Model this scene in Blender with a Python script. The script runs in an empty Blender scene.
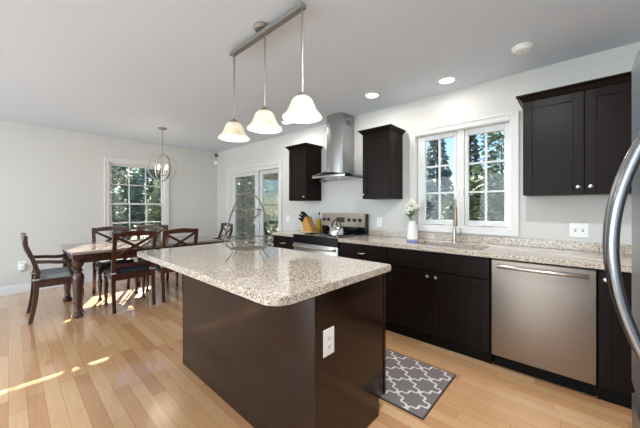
import bpy, bmesh, math, random
from mathutils import Vector, Matrix
random.seed(7)
S = bpy.context.scene
COL = S.collection
R = math.radians
PI = math.pi

# ------------------------------------------------------------------ camera, world, light, exposure
cam = bpy.data.cameras.new('camera'); cam_o = bpy.data.objects.new('camera', cam); COL.objects.link(cam_o)
cam.sensor_fit = 'HORIZONTAL'; cam.sensor_width = 36; cam.lens = 283.54 / 640 * 36
cam.shift_y = -(214 - 207.34) / 640
cam.clip_start = .02
cam_o.location = (.516, -3.216, 1.273); cam_o.rotation_euler = (R(90), 0, R(42.41))
S.camera = cam_o

SUN_DIR = Vector((-3.2, 1.456, 1.95)).normalized()
w = bpy.data.worlds.new('sky'); S.world = w; w.use_nodes = True
wn = w.node_tree.nodes; bg = wn['Background']
sky = wn.new('ShaderNodeTexSky'); sky.sky_type = 'NISHITA'; sky.sun_disc = False
sky.sun_elevation = R(30); sky.sun_rotation = R(-65); sky.air_density = 1.0; sky.dust_density = 0; sky.ozone_density = 4
w.node_tree.links.new(sky.outputs[0], bg.inputs[0]); bg.inputs[1].default_value = .14
sun = bpy.data.lights.new('sun', 'SUN'); sun.energy = 18; sun.angle = R(.5); sun.color = (1, .93, .82)
sun_o = bpy.data.objects.new('sun', sun); COL.objects.link(sun_o)
sun_o.rotation_euler = SUN_DIR.to_track_quat('Z', 'Y').to_euler()

def area(name, loc, rot, sx, sy, energy, color=(1, 1, 1)):
    l = bpy.data.lights.new(name, 'AREA'); l.shape = 'RECTANGLE'; l.size = sx; l.size_y = sy
    l.energy = energy; l.color = color
    o = bpy.data.objects.new(name, l); COL.objects.link(o); o.location = loc; o.rotation_euler = rot
    return o
# added fill lights at invented openings in the unseen wall behind the camera
area('rear_fill', (-3.6, -6.52, 1.35), (R(104), 0, 0), 2.3, 2.0, 58, (.77, .90, 1))
area('rear_fill', (-.6, -6.52, 1.35), (R(104), 0, 0), 2.3, 2.0, 58, (.77, .90, 1))

S.view_settings.view_transform = 'Standard'; S.view_settings.look = 'None'
S.view_settings.gamma = 1; S.view_settings.use_curve_mapping = False
S.view_settings.exposure = .87

# ------------------------------------------------------------------ helpers
def lin(c):
    c = c / 255
    return c / 12.92 if c <= .04045 else ((c + .055) / 1.055) ** 2.4
def rgb(r, g, b): return (lin(r), lin(g), lin(b), 1)

class NT:
    def __init__(s, name):
        s.m = bpy.data.materials.new(name); s.m.use_nodes = True
        s.n = s.m.node_tree.nodes; s.l = s.m.node_tree.links; s.b = s.n['Principled BSDF']
        s.out = s.n['Material Output']
    def new(s, t, **k):
        n = s.n.new(t)
        for a, v in k.items(): setattr(n, a, v)
        return n
    def link(s, a, b): s.l.new(a, b)
    def set(s, **k):
        for a, v in k.items(): s.b.inputs[a.replace('_', ' ')].default_value = v
    def coord(s, scale=(1, 1, 1)):
        tc = s.new('ShaderNodeTexCoord'); mp = s.new('ShaderNodeMapping')
        mp.inputs['Scale'].default_value = scale; s.link(tc.outputs['Object'], mp.inputs[0]); return mp.outputs[0]
    def noise(s, vec, scale, detail=3, rough=.5):
        n = s.new('ShaderNodeTexNoise'); n.inputs['Scale'].default_value = scale
        n.inputs['Detail'].default_value = detail; n.inputs['Roughness'].default_value = rough
        s.link(vec, n.inputs['Vector']); return n.outputs[0]
    def ramp(s, fac, stops, interp='LINEAR'):
        r = s.new('ShaderNodeValToRGB'); r.color_ramp.interpolation = interp
        e = r.color_ramp.elements
        while len(e) < len(stops): e.new(.5)
        for q, (p, c) in zip(e, stops): q.position = p; q.color = c
        s.link(fac, r.inputs[0]); return r.outputs[0]
    def math(s, op, a, b=None, c=None):
        n = s.new('ShaderNodeMath', operation=op)
        for i, v in enumerate((a, b, c)):
            if v is None: continue
            if isinstance(v, (int, float)): n.inputs[i].default_value = v
            else: s.link(v, n.inputs[i])
        return n.outputs[0]
    def mix(s, fac, a, b, blend='MIX'):
        n = s.new('ShaderNodeMix', data_type='RGBA', blend_type=blend)
        for i, v in ((0, fac), (6, a), (7, b)):
            if isinstance(v, (int, float)): n.inputs[i].default_value = v
            elif isinstance(v, tuple): n.inputs[i].default_value = v
            else: s.link(v, n.inputs[i])
        return n.outputs[2]
    def bump(s, h, strength=.1, dist=.002):
        b = s.new('ShaderNodeBump'); b.inputs['Strength'].default_value = strength
        b.inputs['Distance'].default_value = dist; s.link(h, b.inputs['Height']); s.link(b.outputs[0], s.b.inputs['Normal'])

def plain(name, c, rough=.5, metal=0, var=.06, nscale=8, stretch=(1, 1, 1), bump=0, **k):
    t = NT(name); v = t.coord(stretch); n = t.noise(v, nscale)
    lo = tuple(x * (1 - var) for x in c[:3]) + (1,); hi = tuple(min(1, x * (1 + var)) for x in c[:3]) + (1,)
    t.link(t.ramp(n, [(.3, lo), (.7, hi)]), t.b.inputs['Base Color'])
    t.set(Roughness=rough, Metallic=metal, **k)
    if bump: t.bump(n, bump)
    return t.m

M = {}
M['wall'] = plain('wall_paint', rgb(212, 210, 205), .85, var=.01, nscale=40, bump=.05)
M['ceiling'] = plain('ceiling_paint', rgb(216, 223, 232), .9, var=.01, nscale=40)
M['white'] = plain('white_trim', rgb(222, 219, 216), .4, var=.01)
M['vinyl'] = plain('white_vinyl', rgb(214, 214, 214), .35, var=.01)
M['plate'] = plain('white_plastic', rgb(240, 240, 236), .35, var=.01)
M['slot'] = plain('dark_slot', rgb(70, 68, 66), .5)
M['cab'] = plain('espresso_stain', rgb(27, 18, 15), .36, var=.16, nscale=5, stretch=(6, 6, .8), Specular_IOR_Level=.12)
M['isl'] = plain('espresso_panel', rgb(40, 24, 18), .15, var=.12, nscale=4, stretch=(6, 6, .8), Specular_IOR_Level=.35)
M['kick'] = plain('black_kick', rgb(18, 15, 14), .6, Specular_IOR_Level=.15)
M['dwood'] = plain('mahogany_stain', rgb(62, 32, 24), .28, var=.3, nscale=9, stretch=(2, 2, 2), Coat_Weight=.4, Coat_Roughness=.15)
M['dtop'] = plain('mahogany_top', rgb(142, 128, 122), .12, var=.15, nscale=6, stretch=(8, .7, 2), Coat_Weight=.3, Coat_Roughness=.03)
M['cushion'] = plain('navy_cushion', rgb(40, 42, 50), .9, var=.2, nscale=30)
M['cushion_pale'] = plain('slate_cushion', rgb(146, 154, 154), .9, var=.12, nscale=30)
M['tie'] = plain('grey_tie', rgb(165, 163, 160), .9)
M['steel'] = plain('brushed_steel', rgb(178, 174, 170), .32, 1, var=.04, nscale=6, stretch=(1, 1, 60))
M['steelh'] = plain('brushed_steel_across', rgb(160, 147, 136), .5, 1, var=.03, nscale=6, stretch=(1, 1, 60))
M['hood'] = plain('hood_steel', rgb(176, 176, 176), .24, 1, var=.05, nscale=6, stretch=(60, 60, 1))
M['chrome'] = plain('chrome', rgb(215, 215, 215), .1, 1, var=.02)
M['nickel'] = plain('satin_nickel', rgb(190, 186, 180), .28, 1, var=.03)
M['bronze'] = plain('warm_nickel', rgb(160, 140, 122), .35, .8, var=.03)
M['fridge'] = plain('fridge_steel', rgb(140, 143, 148), .34, 1, var=.04, nscale=5, stretch=(60, 60, 1))
M['fhandle'] = plain('handle_steel', rgb(150, 152, 156), .22, 1, var=.03)
M['rod'] = plain('grey_nickel', rgb(160, 157, 153), .4, .8, var=.03)
M['black'] = plain('black_enamel', rgb(14, 14, 15), .2)
M['bglass'] = plain('black_glass', rgb(8, 8, 9), .04, Coat_Weight=.6)
M['knob'] = plain('black_knob', rgb(22, 22, 23), .4)
M['display'] = plain('dark_display', rgb(52, 56, 52), .15)
M['blockwood'] = plain('beech_block', rgb(196, 142, 70), .45, var=.1, nscale=5, stretch=(1, 1, 10))
M['blockpale'] = plain('pale_beech', rgb(222, 196, 158), .5, var=.06)
M['board'] = plain('cutting_board', rgb(206, 180, 140), .5, var=.1)
M['cer'] = plain('white_ceramic', rgb(238, 237, 234), .18, var=.01)
M['petal'] = plain('white_petal', rgb(240, 240, 226), .8, var=.05, nscale=60)
M['leaf'] = plain('flower_leaf', rgb(92, 118, 70), .6, var=.3, nscale=30)
M['stem'] = plain('flower_stem', rgb(88, 108, 62), .6)
M['cloth'] = plain('blue_cloth', rgb(126, 138, 186), .9, var=.1, nscale=40)
M['wire'] = plain('pewter_wire', rgb(112, 106, 96), .4, .5)
M['rug_grey'] = plain('grey_pile', rgb(122, 114, 112), .95, var=.09, nscale=160)
M['rug_white'] = plain('ivory_pile', rgb(222, 214, 206), .95, var=.05, nscale=160)
M['rubber'] = plain('dark_binding', rgb(70, 66, 66), .9)
M['trunk'] = plain('bark', rgb(84, 70, 60), .9, var=.3)
M['grass'] = plain('lawn', rgb(92, 104, 62), .95, var=.35, nscale=3)
M['deck'] = plain('deck_boards', rgb(150, 148, 142), .8, var=.1, nscale=5, stretch=(1, 12, 1))
M['sensor'] = plain('sensor_dark', rgb(90, 88, 86), .5)
for nm, c in (('fol_pale', (168, 180, 166)), ('fol_dark', (78, 92, 76)), ('fol_mid', (110, 126, 98)), ('fol_light', (150, 160, 132)), ('fol_blue', (128, 144, 144))):
    M[nm] = plain(nm + 'leaves', rgb(*c), .7, var=.5, nscale=2.5, Transmission_Weight=0)

def emit(name, c, s, base=(.9, .9, .9, 1)):
    t = NT(name); t.set(Base_Color=base, Emission_Color=c, Emission_Strength=s, Roughness=.4)
    return t.m
M['bulb'] = emit('lit_bulb', (1, .86, .66, 1), 5)
M['candle'] = emit('lit_candle_bulb', (1, .82, .58, 1), 6)
M['canlight'] = emit('lit_lens', (1, .97, .92, 1), 6)
def shade_mat():
    t = NT('alabaster_glass'); v = t.coord(); n = t.noise(v, 14, 4, .6)
    c = t.ramp(n, [(.3, rgb(226, 210, 182)), (.7, rgb(242, 231, 210))])
    t.link(c, t.b.inputs['Base Color']); t.link(c, t.b.inputs['Emission Color'])
    t.set(Emission_Strength=.08, Roughness=.25); return t.m
M['shade'] = shade_mat()

def glass_mat(name, tint=(1, 1, 1, 1), refl=1.0, rough=.0):
    t = NT(name); t.n.remove(t.b)
    tr = t.new('ShaderNodeBsdfTransparent'); tr.inputs[0].default_value = tint
    gl = t.new('ShaderNodeBsdfGlossy'); gl.inputs['Roughness'].default_value = rough
    fr = t.new('ShaderNodeFresnel'); fr.inputs[0].default_value = 1.45
    f = t.math('MULTIPLY', fr.outputs[0], refl)
    mx = t.new('ShaderNodeMixShader'); t.link(f, mx.inputs[0]); t.link(tr.outputs[0], mx.inputs[1]); t.link(gl.outputs[0], mx.inputs[2])
    t.link(mx.outputs[0], t.out.inputs[0]); return t.m
M['glass'] = glass_mat('window_glass', (.97, .985, .98, 1), .5)
M['hglass'] = glass_mat('canopy_glass', (.72, .76, .75, 1), 1.6, .02)
M['oil'] = plain('olive_oil', rgb(176, 152, 22), .08, var=.05, Coat_Weight=.5)
M['clear'] = glass_mat('clear_glass', (.93, .96, .95, 1), 1.2)

def granite(name, rough, coat):
    t = NT(name); v = t.coord()
    n1 = t.noise(v, 60, 3, .6); base = t.ramp(n1, [(.34, rgb(174, 160, 144)), (.48, rgb(204, 192, 178)), (.66, rgb(222, 214, 204))])
    vo = t.new('ShaderNodeTexVoronoi'); vo.inputs['Scale'].default_value = 230; t.link(v, vo.inputs['Vector'])
    sp = t.new('ShaderNodeSeparateColor'); t.link(vo.outputs['Color'], sp.inputs[0])
    dark = t.ramp(sp.outputs[0], [(0, (1, 1, 1, 1)), (.12, (0, 0, 0, 1))], 'CONSTANT')
    brown = t.ramp(sp.outputs[1], [(0, (1, 1, 1, 1)), (.22, (0, 0, 0, 1))], 'CONSTANT')
    c = t.mix(brown, base, rgb(166, 142, 118)); c = t.mix(dark, c, rgb(84, 74, 68))
    t.link(c, t.b.inputs['Base Color']); t.set(Roughness=rough, Specular_IOR_Level=.5, Coat_Weight=coat, Coat_Roughness=.04); return t.m
M['granite'] = granite('speckled_granite', .13, .1); M['granite_island'] = granite('polished_granite', .07, .6)

def floor_mat():
    t = NT('maple_planks'); tc = t.new('ShaderNodeTexCoord'); sx = t.new('ShaderNodeSeparateXYZ'); t.link(tc.outputs['Object'], sx.inputs[0])
    W = .0826
    ry = t.math('DIVIDE', sx.outputs[1], W); row = t.math('FLOOR', ry); fy = t.math('FRACT', ry)
    wn_ = t.new('ShaderNodeTexWhiteNoise', noise_dimensions='1D'); t.link(row, wn_.inputs['W'])
    off = t.math('MULTIPLY', wn_.outputs[0], 7.3)
    rx = t.math('DIVIDE', t.math('ADD', sx.outputs[0], off), .86); pl = t.math('FLOOR', rx); fx = t.math('FRACT', rx)
    cv = t.new('ShaderNodeCombineXYZ'); t.link(row, cv.inputs[0]); t.link(pl, cv.inputs[1])
    w2 = t.new('ShaderNodeTexWhiteNoise', noise_dimensions='2D'); t.link(cv.outputs[0], w2.inputs['Vector'])
    base = t.ramp(w2.outputs[0], [(0, rgb(192, 140, 96)), (.35, rgb(206, 158, 112)), (.7, rgb(212, 168, 122)), (1, rgb(220, 180, 136))])
    mp = t.new('ShaderNodeMapping'); mp.inputs['Scale'].default_value = (1.6, 22, 1); t.link(tc.outputs['Object'], mp.inputs[0])
    g = t.noise(mp.outputs[0], 3, 5, .6)
    grain = t.ramp(g, [(.25, (.86, .82, .78, 1)), (.6, (1, 1, 1, 1))])
    c = t.mix(.75, base, grain, 'MULTIPLY')
    k = t.noise(t.coord((1.2, 3, 1)), 2.6, 2, .5)
    c = t.mix(t.ramp(k, [(.66, (0, 0, 0, 1)), (.74, (.5, .5, .5, 1))]), c, rgb(176, 118, 74))
    ey = t.math('MINIMUM', fy, t.math('SUBTRACT', 1, fy)); ex = t.math('MINIMUM', fx, t.math('SUBTRACT', 1, fx))
    sy = t.math('LESS_THAN', ey, .014); sxx = t.math('LESS_THAN', ex, .0016)
    seam = t.math('MAXIMUM', sy, sxx)
    c = t.mix(t.math('MULTIPLY', seam, .55), c, rgb(120, 82, 52))
    t.link(c, t.b.inputs['Base Color']); t.set(Roughness=.22, Coat_Weight=.8, Coat_Roughness=.1)
    t.bump(t.math('SUBTRACT', 1, seam), .25, .001); return t.m
M['floor'] = floor_mat()

# ---- mesh builder
class MB:
    def __init__(s): s.bm = bmesh.new()
    def box(s, x0, x1, y0, y1, z0, z1, bev=0, seg=1):
        vs = [s.bm.verts.new(p) for p in ((x0, y0, z0), (x1, y0, z0), (x1, y1, z0), (x0, y1, z0), (x0, y0, z1), (x1, y0, z1), (x1, y1, z1), (x0, y1, z1))]
        fs = [s.bm.faces.new([vs[i] for i in f]) for f in ((3, 2, 1, 0), (4, 5, 6, 7), (0, 1, 5, 4), (1, 2, 6, 5), (2, 3, 7, 6), (3, 0, 4, 7))]
        if bev:
            es = {e for f in fs for e in f.edges}
            bmesh.ops.bevel(s.bm, geom=list(es), offset=bev, segments=seg, profile=.5, affect='EDGES')
        return s
    def ring(s, c, u, v, r, seg, ph=0):
        return [s.bm.verts.new(c + (u * math.cos(2 * PI * i / seg + ph) + v * math.sin(2 * PI * i / seg + ph)) * r) for i in range(seg)]
    def bridge(s, a, b):
        n = len(a)
        for i in range(n): s.bm.faces.new((a[i], a[(i + 1) % n], b[(i + 1) % n], b[i]))
    def tube(s, pts, r, seg=8, closed=False, ph=0):
        pts = [Vector(p) for p in pts]; n = len(pts)
        rr = r if isinstance(r, (list, tuple)) else [r] * n
        rings = []; u = None
        for i, p in enumerate(pts):
            a = pts[(i - 1) % n] if closed or i > 0 else p
            b = pts[(i + 1) % n] if closed or i < n - 1 else p
            t = (b - a).normalized()
            if u is None:
                u = t.orthogonal().normalized() if abs(t.z) < .99 else Vector((1, 0, 0))
                if abs(t.z) < .99: u = t.cross(Vector((0, 0, 1))).normalized()
            u = (u - t * u.dot(t)).normalized(); v = t.cross(u)
            rings.append(s.ring(p, u, v, rr[i], seg, ph))
        for i in range(n - 1): s.bridge(rings[i], rings[i + 1])
        if closed: s.bridge(rings[-1], rings[0])
        else:
            s.bm.faces.new(rings[0][::-1]); s.bm.faces.new(rings[-1])
        return s
    def bar(s, p0, p1, wx, wy, p0w=None, up=(0, 0, 1)):
        # rectangular bar between points
        p0, p1 = Vector(p0), Vector(p1); t = (p1 - p0).normalized(); u = t.cross(Vector(up)).normalized(); v = t.cross(u)
        rs = []
        for p in (p0, p1): rs.append([s.bm.verts.new(p + u * a * wx / 2 + v * b * wy / 2) for a, b in ((-1, -1), (1, -1), (1, 1), (-1, 1))])
        s.bridge(*rs); s.bm.faces.new(rs[0][::-1]); s.bm.faces.new(rs[1]); return s
    def sweep(s, pts, sizes, side=(1, 0, 0)):
        # rectangular cross-section along a path; sizes (w along side, d)
        sd = Vector(side); rs = []; n = len(pts); pts = [Vector(p) for p in pts]
        for i, p in enumerate(pts):
            t = (pts[min(i + 1, n - 1)] - pts[max(i - 1, 0)]).normalized(); v = t.cross(sd).normalized()
            w_, d_ = sizes[i] if isinstance(sizes, list) else sizes
            rs.append([s.bm.verts.new(p + sd * a * w_ / 2 + v * b * d_ / 2) for a, b in ((-1, -1), (1, -1), (1, 1), (-1, 1))])
        for i in range(n - 1): s.bridge(rs[i], rs[i + 1])
        s.bm.faces.new(rs[0][::-1]); s.bm.faces.new(rs[-1]); return s
    def lathe(s, c, prof, seg=20, open_=False):
        c = Vector(c); rs = []
        for r, z in prof: rs.append(s.ring(c + Vector((0, 0, z)), Vector((1, 0, 0)), Vector((0, 1, 0)), max(r, 1e-4), seg))
        for i in range(len(rs) - 1): s.bridge(rs[i], rs[i + 1])
        if not open_:
            s.bm.faces.new(rs[0][::-1]); s.bm.faces.new(rs[-1])
        return s
    def prism(s, poly, axis, a, b, bev=0):
        # poly: 2D points in the other two axes order (x,y,z minus axis)
        def P(q, h):
            q = list(q); q.insert('xyz'.index(axis), h); return q
        A = [s.bm.verts.new(P(q, a)) for q in poly]; B = [s.bm.verts.new(P(q, b)) for q in poly]
        s.bridge(A, B); f1 = s.bm.faces.new(A[::-1]); f2 = s.bm.faces.new(B)
        if bev:
            bmesh.ops.bevel(s.bm, geom=list(set(f1.edges) | set(f2.edges)), offset=bev, segments=2, affect='EDGES')
        return s
    def ball(s, c, r, su=10, sv=7, sc=(1, 1, 1)):
        mat = Matrix.Translation(c) @ Matrix.Diagonal((*sc, 1))
        bmesh.ops.create_uvsphere(s.bm, u_segments=su, v_segments=sv, radius=r, matrix=mat); return s
    def build(s, name, mat, parent=None, loc=None, smooth=35):
        if parent is not None and 'org' in parent: loc = Vector(parent['org'])
        elif parent is not None and parent.parent is not None and 'org' in parent.parent: loc = Vector(parent.parent['org'])
        bmesh.ops.recalc_face_normals(s.bm, faces=s.bm.faces)
        if loc is not None: bmesh.ops.translate(s.bm, verts=s.bm.verts, vec=-Vector(loc))
        me = bpy.data.meshes.new(name); s.bm.to_mesh(me); s.bm.free()
        for m_ in (mat if isinstance(mat, list) else [mat]): me.materials.append(m_)
        if smooth:
            me.polygons.foreach_set('use_smooth', [True] * len(me.polygons)); me.set_sharp_from_angle(angle=R(smooth))
        o = bpy.data.objects.new(name, me); COL.objects.link(o)
        if parent is not None: o.parent = parent
        elif loc is not None: o.location = loc
        return o

def tag(o, label=None, cat=None, group=None, kind=None):
    for k, v in (('label', label), ('category', cat), ('group', group), ('kind', kind)):
        if v: o[k] = v
    return o
ORG = []
def thing(name, loc, label, cat, group=None):
    o = bpy.data.objects.new(name, None); COL.objects.link(o); o.location = loc; o.empty_display_size = .1
    o['org'] = tuple(loc); ORG.append(o)
    return tag(o, label, cat, group)
def copy_tree(o, parent=None):
    c = o.copy(); COL.objects.link(c); c.parent = parent
    for ch in list(o.children): copy_tree(ch, c)
    return c
def structure(mb, name, mat, label=None, parent=None):
    o = mb.build(name, mat, parent); return tag(o, label, None, None, 'structure') if parent is None else o
def srange(n): return [i / (n - 1) for i in range(n)]

HC = 2.528; XD = -5.632; XR = 1.45; YF = -6.6
# ------------------------------------------------------------------ room shell
structure(MB().box(XD - .15, XR + .15, YF - .15, .15, -.12, 0), 'floor', M['floor'], 'light maple plank floor')
structure(MB().box(XD - .15, XR + .15, YF - .15, .15, HC, HC + .12), 'ceiling', M['ceiling'], 'flat white ceiling')
# openings: kitchen window & patio door in the back wall
WX0, WX1, WZ0, WZ1 = -.905, .038, 1.063, 2.107
PX0, PX1, PZ1 = -5.09, -3.395, 2.05
def holed_wall(u0, u1, z1, holes, mk):
    m = MB(); us = sorted(holes); cur = u0
    for (a, b, zb, zt) in us:
        mk(m, cur, a, 0, z1)
        if zb > 0: mk(m, a, b, 0, zb)
        mk(m, a, b, zt, z1); cur = b
    mk(m, cur, u1, 0, z1); return m
m = holed_wall(XD - .15, XR + .15, HC, [(WX0, WX1, WZ0, WZ1), (PX0, PX1, 0, PZ1)], lambda m, a, b, z0, z1: m.box(a, b, 0, .15, z0, z1))
structure(m, 'wall_back', M['wall'], 'pale grey kitchen wall with the sink window')
DY0, DY1, DZ0, DZ1 = -2.03, -1.11, .60, 2.075
m = holed_wall(YF, 0, HC, [(DY0, DY1, DZ0, DZ1)], lambda m, a, b, z0, z1: m.box(XD - .15, XD, a, b, z0, z1))
structure(m, 'wall_left', M['wall'], 'pale grey dining wall with one window')
structure(MB().box(XR, XR + .15, YF, 0, 0, HC), 'wall_right', M['wall'])
m = holed_wall(XD - .15, XR + .15, HC, [(-4.75, -2.45, .35, 2.35), (-1.75, .55, .35, 2.35)], lambda m, a, b, z0, z1: m.box(a, b, YF - .15, YF, z0, z1))
structure(m, 'wall_front', M['wall'])
def base_prof(m, axis, a, b, s):  # simple moulded baseboard
    pass
m = MB().prism([(XD, 0), (XD + .016, 0), (XD + .016, .105), (XD + .009, .125), (XD, .13)], 'y', YF, -.0)
structure(m, 'baseboard_left', M['white'])
m = MB()
for a, b in ((XD + .017, -5.172), (-3.31, -2.776)):
    m.prism([(-.016, 0), (0, 0), (0, .13), (-.009, .125), (-.016, .105)], 'x', a, b)
structure(m, 'baseboard_back', M['white'])

# ---- kitchen window
def casing(x0, x1, z0, z1, wd=.07, full=True, th=.018):
    m = MB()
    m.box(x0, x0 + wd, -th, 0, z0, z1, .004); m.box(x1 - wd, x1, -th, 0, z0, z1, .004)
    m.box(x0 + wd, x1 - wd, -th, 0, z1 - wd, z1, .004)
    # raised outer band
    m.box(x0 - .001, x0 + .022, -th - .008, -th + .004, z0 - .001, z1 + .001, .003); m.box(x1 - .022, x1 + .001, -th - .008, -th + .004, z0 - .001, z1 + .001, .003)
    m.box(x0 + .022, x1 - .022, -th - .008, -th + .004, z1 - .022, z1 + .001, .003)
    if full:
        m.box(x0 + wd, x1 - wd, -th, 0, z0, z0 + wd, .004); m.box(x0 + .022, x1 - .022, -th - .008, -th + .004, z0 - .001, z0 + .022, .003)
    return m
win = structure(casing(-.97, .103, 1.0, 2.172), 'window_1', M['white'], 'white two-sash casement window above the sink')
m = MB()   # jamb liner and fixed frame
for (a, b, c, d) in ((WX0, WX0 + .012, WZ0, WZ1), (WX1 - .012, WX1, WZ0, WZ1), (WX0 + .012, WX1 - .012, WZ0, WZ0 + .012), (WX0 + .012, WX1 - .012, WZ1 - .012, WZ1)):
    m.box(a, b, 0, .15, c, d)
m.box(-.452, -.38, .025, .11, WZ0 + .012, WZ1 - .012, .003)
m.build('window_frame', M['white'], win)
def sash(x0, x1, z0, z1, gx0, gx1, gz0, gz1, y0, y1, cols, rows, parent, mt=.018):
    m = MB()
    m.box(x0, gx0, y0, y1, z0, z1, .004); m.box(gx1, x1, y0, y1, z0, z1, .004)
    m.box(gx0, gx1, y0, y1, z0, gz0, .004); m.box(gx0, gx1, y0, y1, gz1, z1, .004)
    ym = (y0 + y1) / 2
    for i in range(1, cols):
        x = gx0 + (gx1 - gx0) * i / cols; m.box(x - mt / 2, x + mt / 2, ym - .012, ym + .012, gz0, gz1)
    for i in range(1, rows):
        z = gz0 + (gz1 - gz0) * i / rows; m.box(gx0, gx1, ym - .0115, ym + .0115, z - mt / 2, z + mt / 2)
    f = m.build('sash', M['vinyl'], parent)
    MB().box(gx0, gx1, ym - .003, ym + .003, gz0, gz1).build('pane', M['glass'], f)
    return f
sash(WX0 + .014, -.454, WZ0 + .014, WZ1 - .014, -.802, -.484, 1.132, 2.04, .03, .075, 2, 3, win)
sash(-.378, WX1 - .014, WZ0 + .014, WZ1 - .014, -.345, -.02, 1.134, 2.03, .03, .075, 2, 3, win)
for x in (-.64, -.18):
    MB().box(x - .055, x + .055, .012, .029, 1.085, 1.10, .005).tube([(x - .02, .012, 1.097), (x + .03, .004, 1.108), (x + .055, .004, 1.106)], .005, 6).build('crank', M['plate'], win)
for x in (-.395, -.437):
    MB().box(x - .006, x + .006, .005, .028, 1.40, 1.47, .003).build('sash_lock', M['plate'], win)

# ---- patio door
door = structure(casing(-5.17, -3.315, 0, 2.128, .08, False), 'door_1', M['white'], 'white sliding glass patio door')
m = MB()
for (a, b, c, d) in ((PX0, PX0 + .05, 0, PZ1), (PX1 - .03, PX1, 0, PZ1), (PX0 + .05, PX1 - .03, PZ1 - .07, PZ1), (PX0 + .05, PX1 - .03, 0, .03)):
    m.box(a, b, .0, .15, c, d, .003)
m.build('door_frame', M['white'], door)
def slider(x0, x1, gx0, gx1, y0, y1, parent):
    m = MB(); z0, z1, g0, g1 = .032, 1.978, .14, 1.905
    m.box(x0, gx0, y0, y1, z0, z1, .004); m.box(gx1, x1, y0, y1, z0, z1, .004); m.box(gx0, gx1, y0, y1, z0, g0, .004); m.box(gx0, gx1, y0, y1, g1, z1, .004)
    f = m.build('door_panel', M['vinyl'], parent); ym = (y0 + y1) / 2
    MB().box(gx0, gx1, ym - .003, ym + .003, g0, g1).build('pane', M['glass'], f); return f
slider(PX0 + .052, -4.07, -4.90, -4.17, .02, .06, door)
p2 = slider(-4.14, PX1 - .032, -4.00, -3.45, .07, .11, door)
MB().tube([(-4.10, .02, .95), (-4.10, -.02, .97), (-4.10, -.02, 1.13), (-4.10, .02, 1.15)], .008, 8).build('door_handle', M['plate'], door)

# ---- dining window (in the left wall): built by rotating x->y
win2 = tag(bpy.data.objects.new('window_2', None), 'white double-hung window in the dining wall', None, None, 'structure')
m = MB()
def cbox(m, y0, y1, z0, z1, x0, x1, bev=.004): m.box(XD + x0, XD + x1, y0, y1, z0, z1, bev)
a, b, c, d = -2.10, -1.04, .53, 2.165; W_ = .075
cbox(m, a, a + W_, c, d, 0, .018); cbox(m, b - W_, b, c, d, 0, .018); cbox(m, a + W_, b - W_, d - W_, d, 0, .018); cbox(m, a + W_, b - W_, c, c + W_, 0, .018)
cbox(m, a - .001, a + .022, c, d, .014, .026); cbox(m, b - .022, b + .001, c, d, .014, .026); cbox(m, a + .022, b - .022, d - .022, d + .001, .014, .026)
COL.objects.link(win2)
m.build('casing', M['white'], win2)
m = MB()
for (y0, y1, z0, z1) in ((DY0, DY0 + .014, DZ0, DZ1), (DY1 - .014, DY1, DZ0, DZ1), (DY0, DY1, DZ0, DZ0 + .014), (DY0, DY1, DZ1 - .014, DZ1)):
    m.box(XD - .15, XD, y0, y1, z0, z1)
m.build('window_frame', M['white'], win2)
def sash2(z0, z1, x0, x1, cols, rows, parent):
    m = MB(); y0, y1 = DY0 + .016, DY1 - .016; g = .032; mt = .018
    m.box(XD + x0, XD + x1, y0, y0 + g, z0, z1, .003); m.box(XD + x0, XD + x1, y1 - g, y1, z0, z1, .003)
    m.box(XD + x0, XD + x1, y0 + g, y1 - g, z0, z0 + g, .003); m.box(XD + x0, XD + x1, y0 + g, y1 - g, z1 - g, z1, .003)
    xm = XD + (x0 + x1) / 2; a, b, c, d = y0 + g, y1 - g, z0 + g, z1 - g
    for i in range(1, cols): y = a + (b - a) * i / cols; m.box(xm - .01, xm + .01, y - mt / 2, y + mt / 2, c, d)
    for i in range(1, rows): z = c + (d - c) * i / rows; m.box(xm - .0095, xm + .0095, a, b, z - mt / 2, z + mt / 2)
    f = m.build('sash', M['vinyl'], parent)
    MB().box(xm - .003, xm + .003, a, b, c, d).build('pane', M['glass'], f)
sash2(1.322, DZ1 - .016, -.085, -.055, 3, 2, win2)
sash2(DZ0 + .016, 1.354, -.050, -.020, 3, 2, win2)

# ------------------------------------------------------------------ cabinets
def shaker(m, x0, x1, z0, z1, yf, th=.02, rail=.062):
    """door facing -y with a recessed panel; yf = front plane"""
    yb = yf + th; g = .0
    m.box(x0, x0 + rail, yf, yb, z0, z1, .002); m.box(x1 - rail, x1, yf, yb, z0, z1, .002)
    m.box(x0 + rail, x1 - rail, yf, yb, z0, z0 + rail, .002); m.box(x0 + rail, x1 - rail, yf, yb, z1 - rail, z1, .002)
    m.box(x0 + rail - .004, x1 - rail + .004, yf + .008, yb - .004, z0 + rail - .004, z1 - rail + .004)
    return m
def knob(x, y, z, parent):
    m = MB(); 
    prof = [(.006, 0), (.005, .008), (.0055, .012), (.014, .016), (.0155, .021), (.013, .026), (.006, .029)]
    m.lathe((0, 0, 0), prof, 14)
    bmesh.ops.rotate(m.bm, verts=m.bm.verts, cent=(0, 0, 0), matrix=Matrix.Rotation(R(90), 3, 'X'))
    bmesh.ops.translate(m.bm, verts=m.bm.verts, vec=(x, y, z))
    return m.build('knob', M['nickel'], parent)
def pull(x, y, z, parent, wd=.1):
    m = MB(); n = 9
    pts = [(x + wd * (t - .5), y - .026 * math.sin(PI * t) ** .5, z - .006 * math.sin(PI * t)) for t in srange(n)]
    m.tube(pts, [.004 + .004 * math.sin(PI * t) for t in srange(n)], 8)
    return m.build('handle', M['nickel'], parent)
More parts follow.
